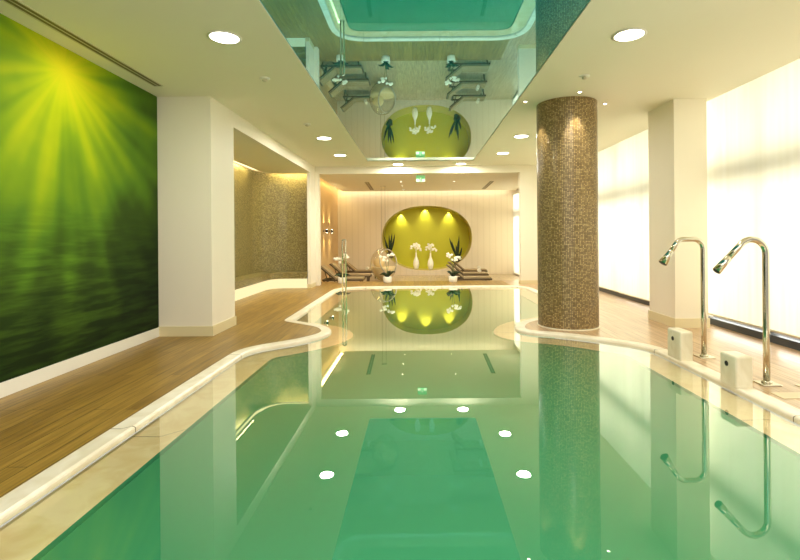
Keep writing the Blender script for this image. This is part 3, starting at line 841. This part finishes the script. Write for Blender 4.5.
# ------------------------------------------------------------------ sun loungers
def lounger(loc, label):
    t = thing('sun_lounger', label, 'sun lounger', loc, 0, 'brown sun loungers in the lounge')
    H = .31; w = .33; L = 1.62; hx = .58
    for s in (-1, 1):
        m = MB(); m.box(0.12, L, s*w-.025, s*w+.025, H-.06, H); m.build('side_rail', 'wicker', t)
    for xx in (.12, L-.05):
        m = MB(); m.box(xx, xx+.05, -w, w, H-.06, H); m.build('end_rail', 'wicker', t)
    m = MB(); m.box(hx+.02, L-.06, -w+.03, w-.03, H-.025, H-.002); m.build('slat_deck', 'wicker', t)
    for x in (.2, L-.12):
        for s in (-1, 1):
            m = MB(); m.obb((x, s*w, H/2-.02), (1, 0, 0), (0, 1, 0), (.12 if x > 1 else -.12, 0, 1), .028, .028, H/2-.012); m.build('leg', 'wicker', t)
    m = MB(); m.rbox(hx, L-.02, -w+.03, w-.03, H, H+.055, .02); m.build('mattress', 'mat', t)
    d = Vector((-.60, 0, .50)).normalized(); nn = Vector((d.z, 0, -d.x)) if False else Vector((.50, 0, .60)).normalized()
    b0 = Vector((hx, 0, H)); ln = .74
    m = MB()
    for s in (-1, 1): m.obb(b0+d*ln/2+Vector((0, s*w, 0)), d, (0, 1, 0), nn, ln/2, .025, .022)
    m.obb(b0+d*(ln-.03), d, (0, 1, 0), nn, .03, w, .02)
    for i in range(6): m.obb(b0+d*(.08+i*.11), d, (0, 1, 0), nn, .035, w, .01)
    br = m.build('backrest', 'wicker', t)
    m = MB(); m.obb(b0+d*(ln/2-.02)+nn*.045, d, (0, 1, 0), nn, ln/2-.02, w-.035, .026); m.build('back_cushion', 'mat', br)
    for s in (-1, 1):
        m = MB(); m.tube([b0+d*.5+Vector((0, s*(w-.06), -.02)), (.30, s*(w-.06), H-.03)], .014, 8); m.build('prop_stay', 'wicker', br)
    return t
lg = lounger((1.22, 19.3, LF), 'middle sun lounger of the right-hand row')
dup(lg, (1.05, 17.35, LF), 'nearest sun lounger of the right-hand row, behind the white orchid')
dup(lg, (1.45, 21.2, LF), 'farthest sun lounger of the right-hand row, under the oval alcove')
dup(lg, (-3.62, 17.45, LF), 'nearest sun lounger of the left-hand row')
dup(lg, (-3.52, 18.95, LF), 'middle sun lounger of the left-hand row')
dup(lg, (-3.40, 21.2, LF), 'farthest sun lounger of the left-hand row')
def towel(loc, label):
    m = MB(); pts = []
    m.tube([(0, -.2, 0), (0, .2, 0)], .065, 16); m.tube([(0, -.203, 0), (0, .203, 0)], .04, 12)
    tag(m.build('rolled_towel', 'towel', None, loc), label, 'towel', 'rolled white towels on the loungers')
towel((2.5, 19.3, LF+.436), 'rolled white towel on the middle right-hand lounger')
towel((2.75, 21.2, LF+.436), 'rolled white towel on the farthest right-hand lounger')
towel((-2.3, 21.2, LF+.436), 'rolled white towel on the farthest left-hand lounger')

# ------------------------------------------------------------------ bubble chair
BC = (-1.46, 19.8, .42); BR = .555
t = thing('bubble_chair', 'clear bubble chair with a cream cushion hanging left of the oval alcove', 'hanging chair', BC)
ax = Vector((.58, -.76, .28)).normalized()      # open side faces the pool and the right
q = Vector((0, 0, 1)).rotation_difference(ax)
mb = MB(); prof = []
for i in range(19):
    th = math.radians(48)+ (PI-math.radians(48))*i/18; prof.append((max(.002, BR*math.sin(th)), BR*math.cos(th)))
tmp = MB(); tmp.lathe(prof, n=40, caps=False)
EG = lambda v: Vector((v.x, v.y, v.z*1.26))
mb.add([EG(q @ Vector(v)) for v in tmp.v], tmp.f, True); mb.build('shell', 'acrylic', t)
rim = [EG(q @ Vector((BR*math.sin(math.radians(48))*math.cos(a), BR*math.sin(math.radians(48))*math.sin(a), BR*math.cos(math.radians(48))))) for a in [2*PI*i/40 for i in range(40)]]
mb = MB(); mb.tube(rim, .026, 10, closed=True); mb.build('rim', 'steel', t)
mb = MB(); pr = []
for i in range(9):
    th = PI/2+.15+(PI/2-.15)*i/8; pr.append((max(.003, .515*math.sin(th)), .515*math.cos(th)))
tp = [(.003, -.13), (.25, -.12), (.44, -.095)]
pr = [(a, b*1.24) for a, b in pr]
mb.lathe(tp+pr, n=28, caps=False); mb.build('seat_cushion', 'cushion', t)
mb = MB(); mb.ball((-.20, .22, .06), .24, .16, .22, 14, 10); mb.build('back_cushion', 'cushion', t)
for dx in (-.08, .08):
    mb = MB(); mb.tube([(dx, 0, BR*1.24-.02), (dx, 0, 3.72-BC[2])], .007, 6); mb.build('cord', 'cord', t)
mb = MB(); mb.lathe([(.12, 3.72-BC[2]-.02), (.12, 3.72-BC[2])], n=20); mb.build('ceiling_plate', 'steel', t)

# ------------------------------------------------------------------ wall sconces
def sconce(y, label):
    t = thing('wall_sconce', label, 'wall lamp', (-3.83, y, 1.83), group='up-and-down sconces on the tan wall')
    m = MB(); m.box(0, .02, -.05, .05, -.03, .03); m.build('back_plate', 'black', t)
    m = MB(); m.tube([(.02, 0, 0), (.10, 0, 0)], .012, 8); m.build('arm', 'steel', t)
    m = MB(); m.lathe([(.045, -.07), (.05, -.06), (.05, .06), (.045, .07)], cx=.12, n=16); b = m.build('lamp_body', 'black', t)
    m = MB(); m.lathe([(.036, .066), (.034, .074)], cx=.12, n=14); m.lathe([(.034, -.074), (.036, -.066)], cx=.12, n=14); m.build('lens', 'spot', b)
    for s in (-1, 1): spot('sconce_beam', (-3.71, y, 1.83+s*.09), (-3.80, y, 1.83+s*1.5), 70, math.radians(56), (1, .80, .40), .8)
sconce(19.1, 'left up-and-down sconce on the tan lounge wall')
sconce(20.3, 'right up-and-down sconce on the tan lounge wall')

# ------------------------------------------------------------------ light
w = bpy.data.worlds.new('World'); scn.world = w; w.use_nodes = True
bg = w.node_tree.nodes['Background']; bg.inputs[0].default_value = (1, .97, .90, 1); bg.inputs[1].default_value = .5
RY = PI/2
area('daylight_near', (6.6, 5.6, 2.0), (0, RY, 0), 4.2, 7.5, 700, (1, .98, .92))
area('daylight_far', (6.6, 12.2, 2.0), (0, RY, 0), 4.2, 6.8, 600, (1, .98, .92))
area('daylight_lounge', (5.6, 20.9, 1.8), (0, RY, 0), 3.6, 3.0, 480, (1, .98, .92))
area('hall_fill', (.6, -2.0, 2.4), (math.radians(78), 0, 0), 7, 2.4, 160, (1, .95, .84))
# alcove wall-washers
for x in (-.85, .36, 1.55):
    h = OC[1]+OB*(1-min(1, abs((x-OC[0])/OA))**2.25)**(1/2.25)
    spot('alcove_spot', (x, YB+ND-.11, h-.02), (x, YB+ND, h-.8), 110, math.radians(84), (1, .93, .62), 1.)
spot('alcove_fill', (OC[0], YB-3.6, 3.66), (OC[0], YB+ND, 1.2), 240, math.radians(44), (1, .95, .75), .8)
# lounge ceiling spots, spread
for (x, y), _ in lsp:
    spot('lounge_spot', (x, y, 3.66), (x, y, 0), 70, math.radians(130), (1, .96, .88), 1.)
area('lounge_cove', (.3, YB-.2, 3.9), (math.radians(-20), 0, 0), 8, .1, 36, (1, .92, .74))
area('tan_cove', (-3.68, 19.2, 3.9), (0, math.radians(-20), 0), .1, 6.5, 34, (1, .74, .30))
area('recess_cove', (-4.86, 11.4, 3.72), (0, math.radians(20), 0), .08, 5, 60, (1, .82, .42))
area('recess_cove', (-4.2, 14.98, 3.72), (math.radians(20), 0, 0), 1.3, .08, 24, (1, .82, .42))
spot('recess_fill', (-4.2, 11.0, 3.55), (-4.7, 14.2, 1.2), 130, math.radians(90), (1, .93, .76), .9)  # added fill to brighten the mosaic, without a fitting
# mural wash
spot('mural_wash', (-3.5, 5.6, 3.82), (MX, 5.6, 2.6), 28, math.radians(130), (1, .95, .5), 1.)
# unseen fill panels added under water to brighten the basin
for y in (3.0, 7.5, 12.0):
    area('basin_fill', (.4, y, -.30), (0, 0, 0), 3.0, 3.0, 16, (.9, 1, .8))

# ------------------------------------------------------------------ camera
F = 470.0
cd = bpy.data.cameras.new('camera'); cam = bpy.data.objects.new('camera', cd); COL.objects.link(cam); scn.camera = cam
cd.sensor_width = 36; cd.sensor_fit = 'HORIZONTAL'; cd.lens = 36*F/800
cd.shift_x = -18/800; cd.shift_y = -44/800
roll = math.radians(.46)
cam.matrix_world = Matrix.Translation((0, 0, 1.6)) @ Matrix.Rotation(PI/2, 4, 'X') @ Matrix.Rotation(-roll, 4, 'Z')
cd.clip_end = 200

scn.view_settings.view_transform = 'Standard'
scn.view_settings.look = 'None'
scn.view_settings.exposure = 0.0
scn.cycles.use_denoising = True
scn.cycles.max_bounces = 14; scn.cycles.diffuse_bounces = 4; scn.cycles.glossy_bounces = 6; scn.cycles.transparent_max_bounces = 12
scn.cycles.caustics_reflective = False; scn.cycles.caustics_refractive = False
scn.cycles.sample_clamp_indirect = 8
